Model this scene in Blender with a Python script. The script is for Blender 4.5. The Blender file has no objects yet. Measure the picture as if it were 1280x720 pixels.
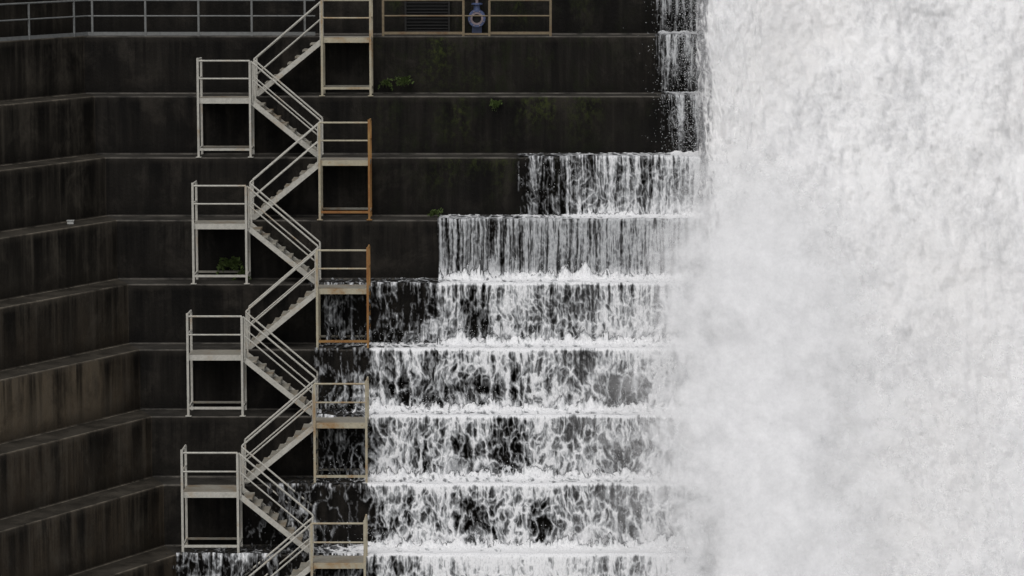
import bpy, math, random
import numpy as np
import bmesh
from mathutils import Vector, Matrix
random.seed(4); rng=np.random.default_rng(7)
R=1.777; T=1.25; F=4000.0
sc=bpy.context.scene
sc.view_settings.view_transform='Standard'; sc.view_settings.look='None'; sc.view_settings.exposure=0
def wx(px,k): return (px-640)*(98.79-1.024*k)/F

# ---------------------------------------------------------------- nodes
class NT:
    def __init__(s,name):
        s.m=bpy.data.materials.new(name); s.m.use_nodes=True; s.t=s.m.node_tree; s.t.nodes.clear()
        s.out=s.t.nodes.new('ShaderNodeOutputMaterial')
    def n(s,ty,**kw):
        nd=s.t.nodes.new(ty)
        for a,v in kw.items(): setattr(nd,a,v)
        return nd
    def l(s,a,b): s.t.links.new(a,b)
    def val(s,sock,v):
        if isinstance(v,(int,float)): sock.default_value=v
        elif isinstance(v,tuple): sock.default_value=v
        else: s.l(v,sock)
    def math(s,op,a,b=0.0,c=0.0,clamp=False):
        nd=s.n('ShaderNodeMath',operation=op,use_clamp=clamp)
        s.val(nd.inputs[0],a); s.val(nd.inputs[1],b); s.val(nd.inputs[2],c); return nd.outputs[0]
    def mr(s,v,a,b,c=0.0,d=1.0,smooth=False):
        nd=s.n('ShaderNodeMapRange'); nd.interpolation_type='SMOOTHSTEP' if smooth else 'LINEAR'
        for i,x in enumerate((v,a,b,c,d)): s.val(nd.inputs[i],x)
        return nd.outputs[0]
    def mix(s,f,a,b):
        nd=s.n('ShaderNodeMix',data_type='RGBA'); s.val(nd.inputs[0],f)
        s.val(nd.inputs[6],a if not isinstance(a,tuple) else (*a,1)); s.val(nd.inputs[7],b if not isinstance(b,tuple) else (*b,1)); return nd.outputs[2]
    def coords(s):
        return s.n('ShaderNodeTexCoord').outputs['Object']
    def scale(s,v,sx,sy,sz,off=(0,0,0)):
        nd=s.n('ShaderNodeMapping'); s.l(v,nd.inputs[0]); nd.inputs[3].default_value=(sx,sy,sz); nd.inputs[1].default_value=off; return nd.outputs[0]
    def noise(s,v,sc_,det=4,rough=.55,dist=0.0):
        nd=s.n('ShaderNodeTexNoise'); s.l(v,nd.inputs['Vector']); nd.inputs['Scale'].default_value=sc_
        nd.inputs['Detail'].default_value=det; nd.inputs['Roughness'].default_value=rough; nd.inputs['Distortion'].default_value=dist
        return nd
    def bump(s,h,st,d):
        nd=s.n('ShaderNodeBump'); nd.inputs['Strength'].default_value=st; nd.inputs['Distance'].default_value=d; s.l(h,nd.inputs['Height']); return nd.outputs[0]
    def bsdf(s,col,rough=.6,nrm=None,metal=0,spec=.5):
        b=s.n('ShaderNodeBsdfPrincipled'); s.val(b.inputs['Base Color'],col if not isinstance(col,tuple) else (*col,1))
        s.val(b.inputs['Roughness'],rough); b.inputs['Metallic'].default_value=metal; b.inputs['Specular IOR Level'].default_value=spec
        if nrm is not None: s.l(nrm,b.inputs['Normal'])
        return b.outputs[0]
    def surf(s,x): s.l(x,s.out.inputs[0]); return s.m

def concrete(name,dark,mid,light,moss,streakamt,treadcol,brown=False):
    t=NT(name); co=t.coords()
    sep=t.n('ShaderNodeSeparateXYZ'); t.l(co,sep.inputs[0])
    big=t.noise(co,.22,5,.6).outputs[0]
    med=t.noise(t.scale(co,1,1,.6),1.3,8,.7).outputs[0]
    blot=t.noise(t.scale(co,1,1,.8,(4,2,8)),.75,9,.74,.4).outputs[0]
    st=t.noise(t.scale(co,3.0,3.0,.16),1.6,6,.62).outputs[0]
    st2=t.noise(t.scale(co,1.1,1.1,.07,(7,3,1)),1.3,5,.6).outputs[0]
    fine=t.noise(co,14,5,.7).outputs[0]
    kk=t.math('FRACT',t.math('DIVIDE',sep.outputs[2],R))       # 1 just below an edge
    c=t.mix(t.mr(big,.38,.64),dark,mid)
    c=t.mix(t.math('MULTIPLY',t.mr(st2,.5,.66),.7),c,mid)
    if brown:
        zone=t.math('MULTIPLY',t.mr(sep.outputs[2],-6.5,-9.0),1.0)
        c=t.mix(t.math('MULTIPLY',zone,t.mr(med,.35,.65,.2,.9)),c,(.060,.045,.030))
        z2=t.math('MULTIPLY',t.mr(sep.outputs[2],-8.85,-8.95),t.mr(sep.outputs[2],-10.75,-10.6))
        z2=t.math('MULTIPLY',z2,t.mr(sep.outputs[0],-11.2,-12.0))
        c=t.mix(t.math('MULTIPLY',z2,t.mr(blot,.36,.60,.15,.9)),c,(.18,.14,.094))
    c=t.mix(t.math('MULTIPLY',t.mr(blot,.50,.64),.7),c,tuple(x*.8 for x in light))
    c=t.mix(t.math('MULTIPLY',t.mr(st,.52,.72),streakamt),c,light)
    # dark run-off streaks growing from each edge
    dk=t.math('MULTIPLY',t.mr(st2,.52,.40),t.mr(kk,.0,.8,.25,1))
    c=t.mix(t.math('MULTIPLY',dk,.85),c,tuple(x*.4 for x in dark))
    dk2=t.math('MULTIPLY',t.mr(st,.48,.40),t.mr(kk,.1,.95,.1,1))
    c=t.mix(t.math('MULTIPLY',dk2,.7),c,tuple(x*.4 for x in dark))
    c=t.mix(t.math('MULTIPLY',t.mr(med,.58,.75),.4),c,light)
    # pale lime rim just beneath the edge, darker band towards the foot
    rim=t.math('MULTIPLY',t.mr(kk,.88,1.0),t.mr(med,.36,.60))
    c=t.mix(t.math('MULTIPLY',rim,.6),c,light)
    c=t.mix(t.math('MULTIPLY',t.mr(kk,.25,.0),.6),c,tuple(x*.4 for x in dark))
    if moss:
        mx=t.math('MULTIPLY',t.mr(sep.outputs[0],-4.9,-3.6),t.mr(sep.outputs[0],4.8,1.2))
        mz=t.mr(sep.outputs[2],-6.0,-2.0)
        mm_=t.math('MULTIPLY',mx,mz)
        mn=t.noise(t.scale(co,1.3,1.3,.8),1.3,10,.80).outputs[0]
        c=t.mix(t.math('MULTIPLY',mm_,t.mr(mn,.50,.62,0,.8)),c,(.012,.015,.006))
        cl=t.noise(t.scale(co,1,1,.5,(2,2,2)),.8,4,.6).outputs[0]
        mn2=t.noise(t.scale(co,1,1,.7,(3,1,5)),7,8,.8).outputs[0]
        f=t.math('MULTIPLY',t.mr(cl,.50,.64),t.mr(mn2,.48,.60))
        # growth hangs below the lips
        f=t.math('MULTIPLY',f,t.mr(kk,.1,.8,.15,.8))
        c=t.mix(t.math('MULTIPLY',mm_,f),c,(.048,.062,.014))
    geo=t.n('ShaderNodeNewGeometry'); sn=t.n('ShaderNodeSeparateXYZ'); t.l(geo.outputs['Normal'],sn.inputs[0])
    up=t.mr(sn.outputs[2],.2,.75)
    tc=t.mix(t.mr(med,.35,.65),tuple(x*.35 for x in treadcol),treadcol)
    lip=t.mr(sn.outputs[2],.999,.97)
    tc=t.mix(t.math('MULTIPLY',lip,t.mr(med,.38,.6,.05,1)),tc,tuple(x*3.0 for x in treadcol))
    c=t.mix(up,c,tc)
    h=t.math('ADD',t.math('MULTIPLY',med,.5),t.math('MULTIPLY',fine,.25))
    return t.surf(t.bsdf(c,t.mr(med,.3,.7,.5,.85),t.bump(h,.8,.08),spec=.13))
M_dam=concrete('wet_concrete',(.0055,.0048,.0040),(.0135,.0117,.0095),(.044,.038,.031),True,.36,(.050,.046,.040))
M_side=concrete('side_concrete',(.011,.0092,.0073),(.036,.0305,.024),(.096,.082,.064),False,.55,(.055,.048,.038),True)

def steel(name,base,rust_lo,rust_hi,rustcol=(.20,.095,.035)):
    t=NT(name); co=t.coords()
    n1=t.noise(co,1.1,6,.65).outputs[0]; n2=t.noise(co,9,5,.7).outputs[0]
    c=t.mix(t.mr(n2,.35,.7),tuple(x*.66 for x in base),base)
    m=t.math('ADD',t.math('MULTIPLY',n1,.7),t.math('MULTIPLY',n2,.3))
    c=t.mix(t.mr(m,rust_lo,rust_hi),c,rustcol)
    c=t.mix(t.mr(n2,.60,.72,0,.6),c,tuple(x*.5 for x in rustcol))
    return t.surf(t.bsdf(c,.6,t.bump(n2,.2,.01),metal=0.0,spec=.3))
M_paint=steel('cream_painted_steel',(.60,.58,.52),.55,.70,(.32,.22,.12))
M_rusty=steel('weathered_painted_steel',(.52,.47,.35),.50,.64,(.30,.18,.08))
M_rust=steel('rusted_steel',(.42,.25,.09),.40,.58,(.25,.11,.035))
M_grey=steel('galvanised_steel',(.22,.225,.22),.62,.75,(.14,.11,.07))
M_tread=steel('grating_steel',(.34,.32,.27),.5,.65,(.20,.14,.08))
M_brown=steel('brown_painted_steel',(.24,.19,.12),.5,.65,(.14,.08,.04))

def simple(name,col,rough=.5,metal=0,var=.35,scl=6):
    t=NT(name); n=t.noise(t.coords(),scl,5,.6).outputs[0]
    return t.surf(t.bsdf(t.mix(t.mr(n,.3,.7),tuple(x*(1-var) for x in col),col),rough,t.bump(n,.15,.01),metal))
M_blue=simple('blue_enamel',(.08,.11,.22),.4)
M_pink=simple('flange_steel',(.30,.24,.25),.45)
M_black=simple('opening_shade_black',(.006,.006,.006),.8)  # near-black colour stands in for the shade inside the vent and valve bore
M_slat=simple('louvre_steel',(.012,.011,.010),.8)
M_white=simple('white_plastic',(.45,.45,.43),.5)
def leafmat():
    t=NT('fern_leaf'); n=t.noise(t.coords(),12,3).outputs[0]
    c=t.mix(t.mr(n,.35,.65),(.07,.11,.030),(.18,.24,.09))
    d=t.n('ShaderNodeBsdfDiffuse'); t.l(c,d.inputs[0]); tl=t.n('ShaderNodeBsdfTranslucent'); t.l(c,tl.inputs[0])
    m=t.n('ShaderNodeMixShader'); m.inputs[0].default_value=.4; t.l(d.outputs[0],m.inputs[1]); t.l(tl.outputs[0],m.inputs[2])
    return t.surf(m.outputs[0])
M_leaf=leafmat()

def whitewater(name):
    """falling water: 'cov' is how thick and aerated it is (thin film shows the wet dark rock, thick froth is white)"""
    t=NT(name); co=t.coords()
    at=t.n('ShaderNodeAttribute'); at.attribute_name='cov'; D=at.outputs['Fac']
    fn=t.noise(t.scale(co,1,1,.4),24,4,.7).outputs[0]
    x=t.math('MULTIPLY',D,t.mr(fn,.3,.6,.74,1.1),clamp=True)
    c=t.mix(t.mr(x,.0,.30),(.012,.0115,.011),(.13,.132,.135))
    c=t.mix(t.mr(x,.28,.60),c,(.40,.41,.42))
    c=t.mix(t.mr(x,.58,1.0),c,(.87,.87,.88))
    return t.surf(t.bsdf(c,.5,t.bump(fn,.3,.03),spec=.2))
M_water=whitewater('falling_whitewater')

def spillmat():
    t=NT('spillway_whitewater'); co=t.coords()
    v=t.scale(co,1,1,.55)
    n1=t.noise(v,.6,7,.62,.3).outputs[0]; n2=t.noise(v,2.8,9,.70,.3).outputs[0]; n3=t.noise(t.scale(co,1,1,.35),11,6,.75).outputs[0]
    m=t.math('ADD',t.math('MULTIPLY',n1,.34),t.math('ADD',t.math('MULTIPLY',n2,.42),t.math('MULTIPLY',n3,.24)))
    col=t.mix(t.mr(m,.40,.54),(.64,.64,.648),(.92,.915,.915))
    tan=t.mr(t.noise(v,.18,4,.6).outputs[0],.5,.7,0,.35)
    col=t.mix(tan,col,(.82,.795,.77))
    at=t.n('ShaderNodeAttribute'); at.attribute_name='cov'
    col=t.mix(t.mr(at.outputs['Fac'],.1,.9),(.22,.22,.225),col)
    h=t.math('ADD',t.math('MULTIPLY',n2,.6),t.math('MULTIPLY',n3,.35))
    d=t.n('ShaderNodeBsdfDiffuse'); t.l(col,d.inputs[0]); t.l(t.bump(h,.5,.2),d.inputs['Normal'])
    return t.surf(d.outputs[0])
M_spill=spillmat()
def mistmat():
    t=NT('spray_mist'); co=t.coords()
    at=t.n('ShaderNodeAttribute'); at.attribute_name='cov'; D=at.outputs['Fac']
    n=t.noise(t.scale(co,1,1,.75),1.5,9,.74).outputs[0]
    x=t.math('ADD',D,t.math('MULTIPLY',t.math('SUBTRACT',n,.5),t.mr(D,.0,.3,0,1.1)))
    al=t.math('MINIMUM',t.math('MAXIMUM',x,0.0),.90)
    d=t.n('ShaderNodeBsdfDiffuse'); d.inputs[0].default_value=(.89,.89,.90,1)
    tr=t.n('ShaderNodeBsdfTransparent'); mx=t.n('ShaderNodeMixShader'); t.l(al,mx.inputs[0]); t.l(tr.outputs[0],mx.inputs[1]); t.l(d.outputs[0],mx.inputs[2])
    return t.surf(mx.outputs[0])
M_mist=mistmat()
def dropmat():
    t=NT('water_drops'); return t.surf(t.bsdf((.75,.76,.77),.5))
M_drop=dropmat()

# ---------------------------------------------------------------- mesh helpers
def mkobj(name,verts,faces,mats,fm=None,smooth=False,parent=None):
    me=bpy.data.meshes.new(name); me.from_pydata([tuple(v) for v in verts],[],faces); 
    for m in mats: me.materials.append(m)
    if fm is not None: me.polygons.foreach_set('material_index',fm)
    if smooth: me.polygons.foreach_set('use_smooth',[True]*len(me.polygons))
    me.update(); o=bpy.data.objects.new(name,me); sc.collection.objects.link(o)
    if parent: o.parent=parent
    return o
def empty(name):
    o=bpy.data.objects.new(name,None); sc.collection.objects.link(o); return o
class MB:
    def __init__(s): s.v=[]; s.f=[]; s.m=[]
    def box(s,a,b,m=0):
        n=len(s.v); x0,y0,z0=a; x1,y1,z1=b
        s.v+=[(x0,y0,z0),(x1,y0,z0),(x1,y1,z0),(x0,y1,z0),(x0,y0,z1),(x1,y0,z1),(x1,y1,z1),(x0,y1,z1)]
        for q in ((0,3,2,1),(4,5,6,7),(0,1,5,4),(1,2,6,5),(2,3,7,6),(3,0,4,7)): s.f.append(tuple(n+i for i in q)); s.m.append(m)
    def beam(s,p,q,w,h,m=0,up=(0,0,1)):
        p=Vector(p);q=Vector(q); d=(q-p).normalized(); u=Vector(up)
        if abs(d.dot(u))>.98: u=Vector((0,1,0))
        r=d.cross(u).normalized(); u=r.cross(d)
        n=len(s.v)
        for c in (p,q):
            for a,b in ((-1,-1),(1,-1),(1,1),(-1,1)): s.v.append(tuple(c+r*(a*w/2)+u*(b*h/2)))
        for f in ((0,3,2,1),(4,5,6,7),(0,1,5,4),(1,2,6,5),(2,3,7,6),(3,0,4,7)): s.f.append(tuple(n+i for i in f)); s.m.append(m)
    def tube(s,p,q,r,m=0,seg=8,r2=None):
        p=Vector(p);q=Vector(q); d=(q-p).normalized(); u=Vector((0,0,1)) if abs(d.z)<.9 else Vector((0,1,0))
        a=d.cross(u).normalized(); b=a.cross(d); n=len(s.v)
        for c,rr in ((p,r),(q,r if r2 is None else r2)):
            for i in range(seg):
                t=2*math.pi*i/seg; s.v.append(tuple(c+a*math.cos(t)*rr+b*math.sin(t)*rr))
        for i in range(seg):
            j=(i+1)%seg; s.f.append((n+i,n+j,n+seg+j,n+seg+i)); s.m.append(m)
        s.f.append(tuple(n+i for i in range(seg))[::-1]); s.m.append(m)
        s.f.append(tuple(n+seg+i for i in range(seg))); s.m.append(m)
    def obj(s,name,mats,parent=None): return mkobj(name,s.v,s.f,mats,s.m,parent=parent)

_l={}
def lat(seed,n=1):
    if (seed,n) not in _l: _l[(seed,n)]=np.random.default_rng(seed).random((256,256,n)) if n>1 else np.random.default_rng(seed).random((256,256))
    return _l[(seed,n)]
def vn(x,y,seed):
    L=lat(seed); xi=np.floor(x).astype(int); yi=np.floor(y).astype(int); fx=x-xi; fy=y-yi
    fx=fx*fx*(3-2*fx); fy=fy*fy*(3-2*fy); g=lambda a,b:L[a%256,b%256]
    return (g(xi,yi)*(1-fx)+g(xi+1,yi)*fx)*(1-fy)+(g(xi,yi+1)*(1-fx)+g(xi+1,yi+1)*fx)*fy-.5
def fbm(x,y,seed,o=5,gain=.5):
    r=0;a=1
    for i in range(o): r=r+a*vn(x*2**i+13.7*i,y*2**i+5.1*i,seed+i); a*=gain
    return r
def vor(x,y,seed):
    """F2-F1 of a jittered-grid Voronoi: small on the cell borders"""
    L=lat(seed,2); xi=np.floor(x).astype(int); yi=np.floor(y).astype(int)
    f1=np.full(x.shape,9.0); f2=np.full(x.shape,9.0)
    for a in (-1,0,1):
        for b in (-1,0,1):
            P=L[(xi+a)%256,(yi+b)%256]
            dd=np.hypot(xi+a+P[...,0]-x,yi+b+P[...,1]-y)
            f2=np.minimum(f2,np.maximum(f1,dd)); f1=np.minimum(f1,dd)
    return f2-f1
def grid(name,X,Y,Z,mat,cov,cut=None,parent=None):
    nr,nc=X.shape
    v=np.stack([X,Y,Z],-1).reshape(-1,3)
    i=np.arange(nr*nc).reshape(nr,nc)
    f=np.stack([i[:-1,:-1],i[:-1,1:],i[1:,1:],i[1:,:-1]],-1).reshape(-1,4)
    cv=np.broadcast_to(cov,X.shape).ravel()
    if cut is not None:
        f=f[cv[f].max(1)>cut]
        used=np.unique(f); rm=np.zeros(len(v),dtype=int); rm[used]=np.arange(len(used)); v=v[used]; cv=cv[used]; f=rm[f]
    me=bpy.data.meshes.new(name); me.vertices.add(len(v)); me.vertices.foreach_set('co',v.ravel().astype(np.float32))
    me.loops.add(f.size); me.loops.foreach_set('vertex_index',f.ravel().astype(np.int32))
    me.polygons.add(len(f)); me.polygons.foreach_set('loop_start',np.arange(0,f.size,4,dtype=np.int32))
    me.polygons.foreach_set('use_smooth',np.ones(len(f),dtype=bool))
    me.update(calc_edges=True)
    at=me.attributes.new('cov','FLOAT','POINT'); at.data.foreach_set('value',cv.astype(np.float32))
    me.materials.append(mat); o=bpy.data.objects.new(name,me); sc.collection.objects.link(o)
    if parent: o.parent=parent
    return o
def sstep(a,b,x): t=np.clip((x-a)/(b-a),0,1); return t*t*(3-2*t)
def coverage(X,S,D,stk,seed,big=.30,soft=.5,vs=1.0):
    """lacy foam net (X across, S metres downwards) with amount D, stk 0 lace .. 1 vertical threads"""
    wxx=X+.26*fbm(X*1.6,S*1.1,seed,5,.6); ws=S+.42*fbm(X*1.6+9,S*1.1+4,seed+5,5,.6)
    sel=sstep(-.12,.12,fbm(X*.8,S*.8,seed+60,2))
    e1=1-np.clip(vor(wxx*2.9,ws*1.5,seed+11)/.40,0,1)
    e2=1-np.clip(vor(wxx*6.5,ws*3.3,seed+12)/.45,0,1)
    e3=1-np.clip(vor(wxx*14,ws*7,seed+13)/.6,0,1)
    fn=np.clip(.5+fbm(X*19,S*6,seed+14,3,.7)*.8,0,1)
    st=np.clip(.5+1.15*fbm(X*9*vs+.6*fbm(X*2,S*1.5,seed+17,3),S*.55,seed+20,5,.72),0,1)
    st1=np.clip(.5+1.1*fbm(wxx*6,ws*.9,seed+40,5,.7),0,1)
    lace=(.40-.14*sel)*e1+(.20+.12*sel)*e2+.11*e3+.13*fn+.19*st1
    thr=.66*st+.16*fn+.18*e2
    p=lace*(1-stk)+thr*stk
    bg=big*fbm(X*.95,S*.75,seed+30,3,.5)
    x=p+bg+D-1
    return np.where(D>.01,np.clip((x+.04)/soft,0,1),0)

# ---------------------------------------------------------------- dam
K0,K1=-4,10
d=Vector((-.468,-.884,0))
def xb(k): return -13.21+.462*k
V=[];Fc=[];Fm=[]
def poly(k):
    y=-T*k; B=(xb(k),y)
    return [(B[0]+d.x*45,B[1]+d.y*45),B,(38,y)]
for k in range(K0,K1+1):
    P=poly(k); z=-R*k; n=len(V)
    zb=z-R if k<K1 else z-6
    for (x,y) in P: V.append((x,y,z))
    for (x,y) in P: V.append((x,y,zb))
    for j in (0,1):
        Fc.append((n+j,n+3+j,n+4+j,n+1+j)); Fm.append(1 if j==0 else 0)
    if k<K1:
        Q=poly(k+1); n2=len(V)
        for (x,y) in P: V.append((x,y,zb))
        for (x,y) in Q: V.append((x,y,zb))
        for j in (0,1):
            Fc.append((n2+j,n2+3+j,n2+4+j,n2+1+j)); Fm.append(1 if j==0 else 0)
P=poly(K0); n=len(V); z=-R*K0
V+=[(x,y,z) for x,y in P]+[(-70,30,z),(-13,30,z),(38,30,z)]
Fc+=[(n,n+1,n+4,n+3),(n+1,n+2,n+5,n+4)]; Fm+=[1,0]
dam=mkobj('stepped_dam_wall',V,Fc,[M_dam,M_side],Fm)
bm=bmesh.new(); bm.from_mesh(dam.data); bmesh.ops.remove_doubles(bm,verts=bm.verts,dist=.001)
bmesh.ops.recalc_face_normals(bm,faces=bm.faces)
f0=max(bm.faces,key=lambda f:f.calc_center_median().z)
if f0.normal.z<0: bmesh.ops.reverse_faces(bm,faces=bm.faces)
bm.to_mesh(dam.data); bm.free()
bv=dam.modifiers.new('b','BEVEL'); bv.width=.04; bv.segments=2; bv.limit_method='ANGLE'

# ---------------------------------------------------------------- staircase
stair=empty('zigzag_staircase')
def xoff(k): return .026*k
def landing(k,side):
    mb=MB(); z=-R*k; ox=xoff(k)
    x0,x1=(-9.5+ox,-7.93+ox) if side=='L' else (-5.80+ox,-4.32+ox)
    yb=-T*k-.06; yf=-T*(k+1)+.10
    zf=z-R
    old = side=='R' and k in (2,4)
    LM=[M_paint,M_rusty,M_rust,M_tread]
    m_leg = 1 if side=='R' else 0
    m_out = 2 if old else m_leg
    p=.065
    mb.box((x0,yf,z-.03),(x1,yb,z),3)
    mb.box((x0-.02,yf-.035,z-.15),(x1+.02,yf-.002,z+.01),1 if side=='R' else 0)
    mb.box((x0-.02,yb+.002,z-.15),(x1+.02,yb+.04,z-.002),3)
    for xx in (x0,x1): mb.box((xx-.018,yf,z-.15),(xx+.018,yb,z-.032),3)
    for i in range(1,4): mb.box((x0+(x1-x0)*i/4-.02,yf,z-.11),(x0+(x1-x0)*i/4+.02,yb,z-.033),3)
    RH=1.14
    outer=x0 if side=='L' else x1; inner=x1 if side=='L' else x0
    for xx in (x0,x1):
        mm = m_out if xx==outer else m_leg
        top=z+RH+(.09 if xx==outer else 0)
        mb.box((xx-p/2,yf-.10,zf+.01),(xx+p/2,yf-.04,top),mm)
        mb.box((xx-p/2-.05,yf-.13,zf+.0),(xx+p/2+.05,yf+.02,zf+.02),mm)
    mb.box((outer-p/2,yb-.10,zf+.01),(outer+p/2,yb-.04,z+RH),0 if side=='L' else m_out)
    mb.box((inner-p/2,yb-.10,zf+.01),(inner+p/2,yb-.04,z-.01),m_leg)
    yr=yf-.07
    mb.tube((x0,yr,z+RH),(x1,yr,z+RH),.028,m_leg)
    mb.tube((x0,yr,z+RH*.53),(x1,yr,z+RH*.53),.024,m_leg)
    mb.tube((outer,yr,z+RH+.05),(outer,yb-.07,z+RH+.03),.028,m_out)
    mb.tube((outer,yr,z+RH*.53),(outer,yb-.07,z+RH*.53),.024,m_out)
    zz=zf+.24
    mb.box((x0+p/2,yf-.09,zz-.035),(x1-p/2,yf-.05,zz+.035),m_out if old else m_leg)
    mb.box((x0+p/2,yb-.09,zz-.03),(x1-p/2,yb-.05,zz+.03),3)
    for xx in (x0,x1): mb.box((xx-.02,yf-.04,zz-.03),(xx+.02,yb-.10,zz+.03),m_leg)
    mb.obj('landing_%d'%(k),LM,stair)
def flight(k,side):
    mb=MB(); z0=-R*k; z1=z0-R; ox=xoff(k)
    if side=='R': xa,xe=-5.80+ox,-7.88+ox
    else: xa,xe=-7.90+ox,-5.82+ox
    ya=-T*k-.16; yf=-T*(k+1)+.12
    N=9
    for yy in (ya,yf):
        mb.beam((xa,yy,z0-.10),(xe,yy,z1-.02),.035,.15,0)
    for i in range(1,N):
        t=i/N; x=xa+(xe-xa)*t; z=z0+(z1-z0)*t
        mb.box((x-.14,yf+.02,z-.02),(x+.14,ya-.02,z+.018),1)
        mb.box((x-.14,yf+.02,z-.05),(x-.125,ya-.02,z-.021),1); mb.box((x+.125,yf+.02,z-.05),(x+.14,ya-.02,z-.021),1)
    s=1 if xe>xa else -1
    for yy in (ya+.03,yf-.03):
        for h,r in ((1.12,.028),(.60,.022)):
            mb.tube((xa,yy,z0+h),(xe,yy,z1+h),r,0)
        mb.tube((xa+s*.04,yy,z0-.12),(xa+s*.04,yy,z0+1.08),.03,0)
        mb.tube((xe,yy,z1+.005),(xe,yy,z1+1.12),.03,0)
    mb.obj('flight_%d'%k,[M_paint,M_tread],stair)
for k in range(0,10):
    side='R' if k%2==0 else 'L'
    landing(k,side)
    if k<9: flight(k,side)

# ---------------------------------------------------------------- guard rails
mb=MB(); H=1.1
pts=[Vector((wx(398,0)-.1,.06,0)),Vector((xb(0)+.1,.06,0))]
e=pts[1]+d*30
path=[pts[0],pts[1],e]
for h,r in ((H,.028),(H*.56,.024)):
    for a,b in zip(path[:-1],path[1:]): mb.tube(a+Vector((0,0,h)),b+Vector((0,0,h)),r,0)
for a,b in zip(path[:-1],path[1:]): mb.beam(a+Vector((0,0,.07)),b+Vector((0,0,.07)),.02,.11,0)
for i in range(6):
    p=pts[0]+(pts[1]-pts[0])*((.32+i*1.64)/(pts[1]-pts[0]).length)
    if p.x<pts[1].x: break
    mb.box((p.x-.03,p.y-.035,0),(p.x+.03,p.y+.035,H+.02),0)
for i in range(12):
    p=pts[1]+d*(.7+i*2.3); mb.tube(p,p+Vector((0,0,H+.02)),.034,0)
mb.obj('guard_rail',[M_grey])
mb=MB(); xs=[-3.98,-1.50,-.70,1.19]; y=.08
for a,b in ((xs[0],xs[1]),(xs[2],xs[3])):
    for xx in (a,b): mb.box((xx-.035,y-.035,0),(xx+.035,y+.035,H),0)
    mb.tube((a,y,H),(b,y,H),.028,0); mb.tube((a,y,.62),(b,y,.62),.024,0); mb.beam((a,y,.09),(b,y,.09),.03,.08,1)
mb.tube((xs[1],y,.62),(xs[2],y,.62),.02,0)
mb.beam((xs[1],y,.06),(xs[2],y,.06),.03,.06,1)
mb.obj('guard_rail',[M_brown,M_brown])

# ---------------------------------------------------------------- louvred vent and valve
mb=MB(); xa,xe=wx(508,-1),wx(560,-1); yw=T; 
mb.box((xa,yw-.012,.12),(xe,yw-.004,1.35),1)
for a,b in (((xa-.06,yw-.09,.06),(xe+.06,yw-.003,.12)),((xa-.06,yw-.09,1.35),(xe+.06,yw-.003,1.41)),((xa-.06,yw-.09,.12),(xa,yw-.003,1.35)),((xe,yw-.09,.12),(xe+.06,yw-.003,1.35))): mb.box(a,b,0)
for i in range(12):
    z=.17+i*.1; mb.beam((xa,yw-.05,z),(xe,yw-.05,z),.05,.014,0,up=(0,.5,1))
mb.obj('louvre_vent',[M_slat,M_black])
vx=wx(596,-.5); vz=.52; mb=MB()
mb.tube((vx,T-.01,vz),(vx,.62,vz),.17,0,20)
mb.tube((vx,T-.01,vz),(vx,T-.06,vz),.27,0,20)
mb.tube((vx,.72,vz),(vx,.64,vz),.27,0,24)
def ring(mb,c,r0,r1,y0,y1,m,seg=28):
    n=len(mb.v)
    for (r,y) in ((r0,y0),(r1,y0),(r1,y1),(r0,y1)):
        for i in range(seg):
            t=2*math.pi*i/seg; mb.v.append((c[0]+r*math.cos(t),y,c[1]+r*math.sin(t)))
    for q in range(4):
        for i in range(seg):
            j=(i+1)%seg; a=q*seg; b=((q+1)%4)*seg; mb.f.append((n+a+i,n+b+i,n+b+j,n+a+j)); mb.m.append(m)
ring(mb,(vx,vz),.20,.27,.50,.57,0)
ring(mb,(vx,vz),.14,.20,.505,.57,1)
ring(mb,(vx,vz),.15,.21,.57,.64,0)
mb.tube((vx,.66,vz),(vx,.60,vz),.149,2,20)
for i in range(8):
    t=2*math.pi*(i+.5)/8; mb.tube((vx+.235*math.cos(t),.47,vz+.235*math.sin(t)),(vx+.235*math.cos(t),.66,vz+.235*math.sin(t)),.02,1,6)
mb.tube((vx,.85,vz+.1),(vx,.85,vz+.42),.12,0,16,.09)
mb.tube((vx,.85,vz+.42),(vx,.85,vz+.47),.17,0,16)
mb.tube((vx,.85,vz+.47),(vx,.85,vz+.85),.045,1,10)
mb.box((vx-.15,.72,.0),(vx+.15,1.0,vz-.2),0)
seg=24
for i in range(seg):
    a=2*math.pi*i/seg; b=2*math.pi*(i+1)/seg
    mb.tube((vx+.2*math.cos(a),.85+.2*math.sin(a),vz+.8),(vx+.2*math.cos(b),.85+.2*math.sin(b),vz+.8),.018,0,6)
for i in range(3):
    a=i*math.pi/3; mb.tube((vx+.2*math.cos(a),.85+.2*math.sin(a),vz+.8),(vx-.2*math.cos(a),.85-.2*math.sin(a),vz+.8),.012,0,6)
mb.obj('outlet_valve',[M_blue,M_pink,M_black])

mb=MB(); bx=wx(95,2.9)
mb.box((bx-.09,-4.9,-3*R+.0),(bx+.09,-4.75,-3*R+.09),0); mb.box((bx-.11,-4.92,-3*R+.092),(bx+.11,-4.73,-3*R+.11),0)
mb.obj('junction_box',[M_white])

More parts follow.
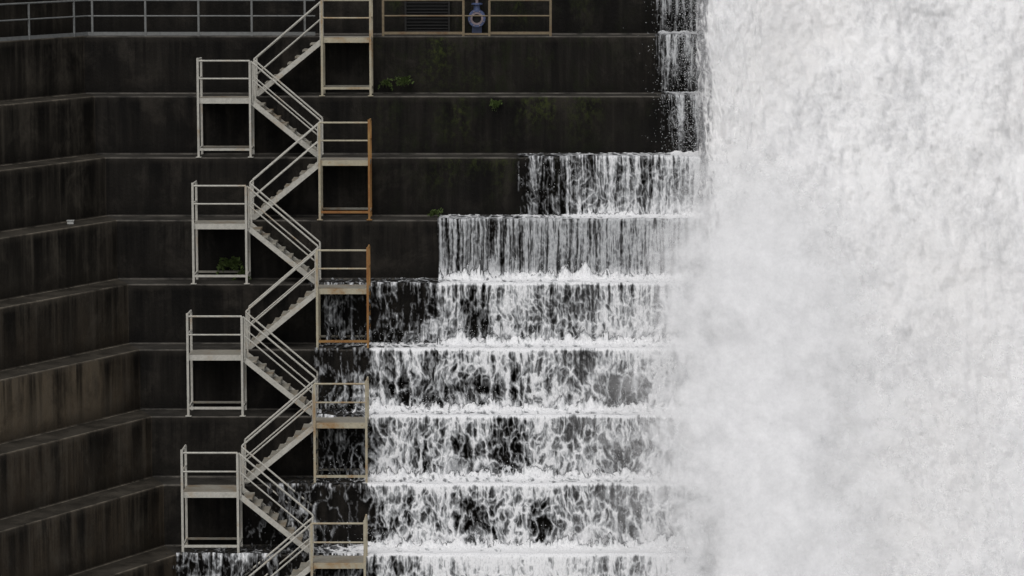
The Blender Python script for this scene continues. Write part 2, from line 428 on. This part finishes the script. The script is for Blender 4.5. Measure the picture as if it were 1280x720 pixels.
# ---------------------------------------------------------------- ferns
def fern(x,y,z,s,seed,n=13):
    r=random.Random(seed); V=[];Fq=[]
    for i in range(n):
        a=r.uniform(-math.pi,0) if r.random()<.8 else r.uniform(0,math.pi); L=s*r.uniform(.5,1.15); lift=r.uniform(.2,1.5)
        dr=Vector((math.cos(a),math.sin(a)*.7,0))
        side=Vector((-math.sin(a),math.cos(a),0))
        for j in range(8):
            t=(j+1)/8; c=Vector((x,y,z))+dr*L*t+Vector((0,0,L*(lift*t-1.1*t*t)))
            w=s*.30*math.sin(math.pi*min(1,t*.9+.1))+.01
            for sg in (-1,1):
                q=c+side*sg*w+dr*w*.5+Vector((0,0,r.uniform(-.08,.08)))
                k=len(V); wd=(dr+Vector((0,0,.9)))*s*.10
                V+= [tuple(c-wd*.3),tuple((c+q)/2-wd+Vector((0,0,.01))),tuple(q),tuple((c+q)/2+wd)]
                Fq.append((k,k+1,k+2,k+3))
    mkobj('fern_plant',V,Fq,[M_leaf])
fern(wx(480,1),-.20,-R+.36,.22,1,14); fern(wx(504,1),-.20,-R+.42,.30,2,18)
fern(wx(621,1.2),-T-.08,-R-.22,.22,3,14); fern(wx(543,3),-2*T-.22,-3*R+.10,.20,4); fern(wx(285,3.8),-3*T-.30,-4*R+.50,.42,5,22)
fern(wx(298,3.9),-3*T-.25,-4*R+.15,.28,6)

# ---------------------------------------------------------------- cascade
casc=empty('cascade_water')
DT={-1:[(812,0),(822,.58),(850,.62),(872,.74),(890,1.0)],
 0:[(815,0),(826,.58),(860,.62),(875,.78),(890,1.0)],
 1:[(822,0),(838,.58),(870,.70),(885,.95)],
 2:[(643,0),(648,.54),(698,.48),(712,.66),(780,.70),(850,.80),(890,.95)],
 3:[(546,0),(549,.70),(640,.68),(700,.74),(860,.84),(890,.95)],
 4:[(385,0),(410,.32),(460,.48),(548,.52),(556,.735),(780,.76),(850,.86),(890,1.1)],
 5:[(390,0),(396,.42),(452,.50),(468,.70),(780,.74),(850,.86),(890,1.1)],
 6:[(385,0),(392,.36),(452,.44),(464,.69),(780,.73),(850,.86),(890,1.1)],
 7:[(290,0),(300,.28),(385,.38),(455,.50),(462,.71),(780,.74),(850,.88),(890,1.1)],
 8:[(200,0),(230,.32),(300,.42),(385,.5),(460,.8),(850,.95),(890,1.1)],
 9:[(120,0),(150,.5),(300,.6),(460,.75),(850,.9),(890,1.1)]}
STK={-1:.85,0:.7,1:.7,2:.55,3:.90,4:.38,5:.22,6:.12,7:.12,8:.2,9:.2}
GAIN={-1:.62,0:.72,1:.72,2:.86,3:.66,4:.95,5:1}
def dens(k,X):
    tb=DT[k]; xs_=[wx(p,k) for p,_ in tb]; return np.interp(X,xs_,[q for _,q in tb])
for k,tb in DT.items():
    xa=wx(tb[0][0],k); xe=wx(935,k)
    fine = k<9
    nc=int((xe-xa)/(.019 if fine else .04))+2; nr=88 if fine else 40
    X,Vv=np.meshgrid(np.linspace(xa,xe,nc),np.linspace(0,1,nr)); S=Vv*R+k*20
    dn=dens(k,X)
    D=dn+.10*sstep(.12,0,Vv)+.30*sstep(.06,0,Vv)*(dn>.62)*(k>=4)
    if k in(0,1,-1): D=D-.26*sstep(.3,1.0,Vv)+.05
    if k>=2: D=D+.18*sstep(.75,1,Vv+.35*fbm(X*1.3,X*0,77+k,3))*(dn>.6)
    stk=np.clip(STK[k]+.40*sstep(.45,0,Vv),0,1)
    D=np.where(dn>.02,D,0)
    cv=coverage(X,S,D,stk,500+k*40,.16 if k<4 else .42,.48,1.8 if k==3 else 1.2)
    cv=cv*(GAIN.get(k,1)+(1-GAIN.get(k,1))*sstep(.75,1,Vv)*(k>1))
    lipz=.045+.06*np.abs(fbm(X*2,X*0,33+k,4))
    reach=.14 if k==3 else .30
    Y=-T*k-.05-reach*np.sqrt(Vv)-(.06*cv+np.abs(fbm(X*3.1,Vv*2.2,50+k*7,4,.6))*(.05 if k<4 else .12)*(.2+Vv))*sstep(0,.04,Vv)
    Z=-R*k+lipz*(1-Vv)-Vv*(R-.02)
    grid('fall_%d'%(k+1),X,Y,Z,M_water,cv,.03,casc)
    if k>=0:
        nb=30; X,Vv=np.meshgrid(np.linspace(xa,xe,nc),np.linspace(0,1,nb)); dn=dens(k,X)
        Y=-T*(k-1)-Vv*(T+.055)
        up=dens(k-1,X)
        upw=sstep(.40,.66,up)
        nz=np.abs(fbm(X*2.6,Vv*3,90+k,5,.6))
        mound=np.exp(-((Vv-.40)/.22)**2)
        D=np.where(dn>.02,dn-.02+.46*upw*(.4+.6*mound)+.2*sstep(.7,1,Vv)*(dn>.62),0)
        if k<=3: D=D-.06
        cv=coverage(X,Vv*T+k*20,D,.05,900+k*40,.15,.42)
        if k<2: cv=cv*.7
        Z=-R*k+.025+.03*cv+(.05+.30*nz)*mound*upw*(.5 if k<=3 else 1)
        w_=sstep(.75,.99,Vv)
        Z=Z*(1-w_)+w_*(-R*k+.047+.06*np.abs(fbm(X*2,X*0,33+k,4)))
        grid('foam_%d'%(k+1),X,Y,Z,M_water,cv,.03,casc)
    if k>=2:
        kk=k+1; X,Vv=np.meshgrid(np.linspace(xa,xe,nc),np.linspace(0,1,34)); dn=dens(k,X)
        hs=.07 if k==2 else .14
        hgt=hs+(.30 if k==2 else .60)*np.abs(fbm(X*1.3,X*0+k,140+k,6,.66))
        Z=-R*kk+hgt*np.sin(Vv*math.pi*.55)+.02
        Y=-T*k-.78+.40*Vv-.12*fbm(X*3,Vv*2,160+k,4)
        D=np.where(dn>.64,dn+.30,dn-.08)-.85*sstep(-.1,1,Vv)
        cv=coverage(X,hgt*Vv+k*20,np.where(dn>.02,D,0),.0,1300+k*40,.30,.34)
        cv=np.where(cv>.12,.50+.5*cv,0)           # thrown froth is opaque right to its ragged edge
        grid('splash_%d'%(k+1),X,Y,Z,M_water,cv,.3,casc)

# ---------------------------------------------------------------- spillway
def xleft(k): return np.interp(k,[-4,0,2,4,6,8,10],[5.76,5.70,5.66,5.55,5.45,5.40,5.3])
U,k=np.meshgrid(np.concatenate([np.linspace(0,2,110),np.linspace(2.06,31,430)]),np.linspace(-4,10.2,560))
X=xleft(k)+U+.10*fbm(k*5,U*0,300,4)*np.exp(-U/1.0)
s=k*2.17
nz=.22*fbm(X*.55,s*.38,200,2,.5)+.13*fbm(X*1.7,s*.9,210,2)+.15*fbm(X*4,s*1.7,220,4,.65)
Y=-T*k-.95-nz*1.1+.75*np.exp(-U/.35)
Z=-R*k+.25*nz
lo=sstep(1.5,4,k)
D=.50+.9*sstep(0,.9+.6*lo,U)-.2*lo*(1-sstep(0,1.2,U))
cv=coverage(X,s,D,.6,2100,.12,.34)
cv=np.where(U>1.5,1,cv)
grid('spillway_waterfall',X,Y,Z,M_spill,cv,.05)

# spray mist hanging over the edge of the chute and low down (two veils)
mist=empty('spray_mist')
for i,(off,mag) in enumerate(((.55,.84),(1.5,.66))):
    U,K=np.meshgrid(np.linspace(-7,31,540),np.linspace(-2,10.5,260))
    X=xleft(K)+U
    lo=sstep(1.2,3.8,K)
    left=-.35-1.9*lo*(1+.3*i)+.9*fbm(K*.8,K*0+i,400+i,4)*(.3+.7*lo)
    wd=1.0+2.7*lo+.5*i
    right=.8+lo*1.2
    Uw=U+1.4*fbm(X*.9,K*1.5,440+i,5,.6)*(.3+.7*lo)
    D=sstep(0,1,(Uw-left)/wd)*(1-.85*sstep(right,right+3.5,Uw))*(.22+.78*lo)*mag
    D=np.maximum(D,.36*sstep(6.5,10,K)*sstep(-2.5,3,Uw))
    D=D+.13*sstep(3,6,K)*sstep(-5.5,-1,Uw)*(i==0)
    D=D*sstep(-2,-.5,K)
    Y=-T*K-1.0-off-.3*fbm(X*.5,K*.6,410+i,3)
    grid('mist_%d'%i,X,Y,-R*K,M_mist,D,.01,mist)

# droplets
def drops():
    C=[];S=[]
    for k,tb in DT.items():
        n={-1:300,0:400,1:400,2:500,3:900}.get(k,2600)
        lo=wx(tb[1][0],k) ; hi=wx(900,k)
        x=rng.uniform(lo,hi,n); keep=rng.random(n)<dens(k,x)*1.3-.4; x=x[keep]; n=len(x)
        z=-R*(k+1)+np.abs(rng.normal(0,.32,n)) if k>2 else -R*k-rng.uniform(0,1.0,n)
        y=-T*k-.40-np.abs(rng.normal(0,.22,n))
        C.append(np.stack([x,y,z],1)); S.append(rng.uniform(.005,.012,n))
    n=18000
    kk=rng.uniform(-3,10,n); u=rng.normal(0,.55,n)-.15
    C.append(np.stack([xleft(kk)+u*(1+.2*np.maximum(kk-2,0)),-T*kk-.8-rng.uniform(0,.9,n),-R*kk],1)); S.append(rng.uniform(.005,.012,n))
    C=np.concatenate(C); S=np.concatenate(S); n=len(C)
    tet=np.array([(1,0,-.5),(-.6,.9,-.5),(-.6,-.9,-.5),(0,0,1.6)])
    V=(C[:,None,:]+S[:,None,None]*(tet[None]+rng.normal(0,.25,(n,4,3)))).reshape(-1,3)
    b=np.arange(n)[:,None]*4
    Fq=np.concatenate([b+np.array([0,1,2]),b+np.array([0,3,1]),b+np.array([1,3,2]),b+np.array([2,3,0])])
    mkobj('spray_droplets',V.tolist(),Fq.tolist(),[M_drop])
drops()

# ---------------------------------------------------------------- river
t=NT('river_water'); co=t.coords(); n=t.noise(co,.5,8,.6).outputs[0]
sp=t.n('ShaderNodeSeparateXYZ'); t.l(co,sp.inputs[0])
fo=t.math('MULTIPLY',t.mr(sp.outputs[1],-45,-12),t.mr(n,.35,.6))
M_river=t.surf(t.bsdf(t.mix(fo,(.05,.055,.045),(.75,.75,.75)),t.mr(fo,0,1,.15,.7),t.bump(n,.4,.3)))
mkobj('river',[(-1500,-3000,-18.6),(1500,-3000,-18.6),(1500,5,-18.6),(-1500,5,-18.6)],[(0,1,2,3)],[M_river])

# ---------------------------------------------------------------- light
el,az=math.radians(55),math.radians(200)
w=bpy.data.worlds.new('World'); sc.world=w; w.use_nodes=True; nt=w.node_tree; bg=nt.nodes['Background']
sky=nt.nodes.new('ShaderNodeTexSky'); sky.sky_type='NISHITA'; sky.sun_disc=False; sky.sun_elevation=el; sky.sun_rotation=az; sky.dust_density=3; sky.air_density=1.2
hs=nt.nodes.new('ShaderNodeHueSaturation'); hs.inputs['Saturation'].default_value=.22
nt.links.new(sky.outputs[0],hs.inputs['Color']); nt.links.new(hs.outputs[0],bg.inputs[0]); bg.inputs[1].default_value=.105
sl=bpy.data.lights.new('sun','SUN'); sl.energy=1.0; sl.angle=math.radians(35); sl.color=(1,.975,.95)
so=bpy.data.objects.new('sun',sl); sc.collection.objects.link(so)
dirv=Vector((math.sin(az)*math.cos(el),math.cos(az)*math.cos(el),math.sin(el)))
so.rotation_euler=dirv.to_track_quat('Z','Y').to_euler(); so.location=dirv*60

cam=bpy.data.cameras.new('camera'); co_=bpy.data.objects.new('camera',cam); sc.collection.objects.link(co_)
co_.location=(0,-99,4.32); co_.rotation_euler=(math.radians(83),0,0); cam.lens=112.5; cam.sensor_width=36; cam.clip_end=6000; cam.clip_start=1
sc.camera=co_
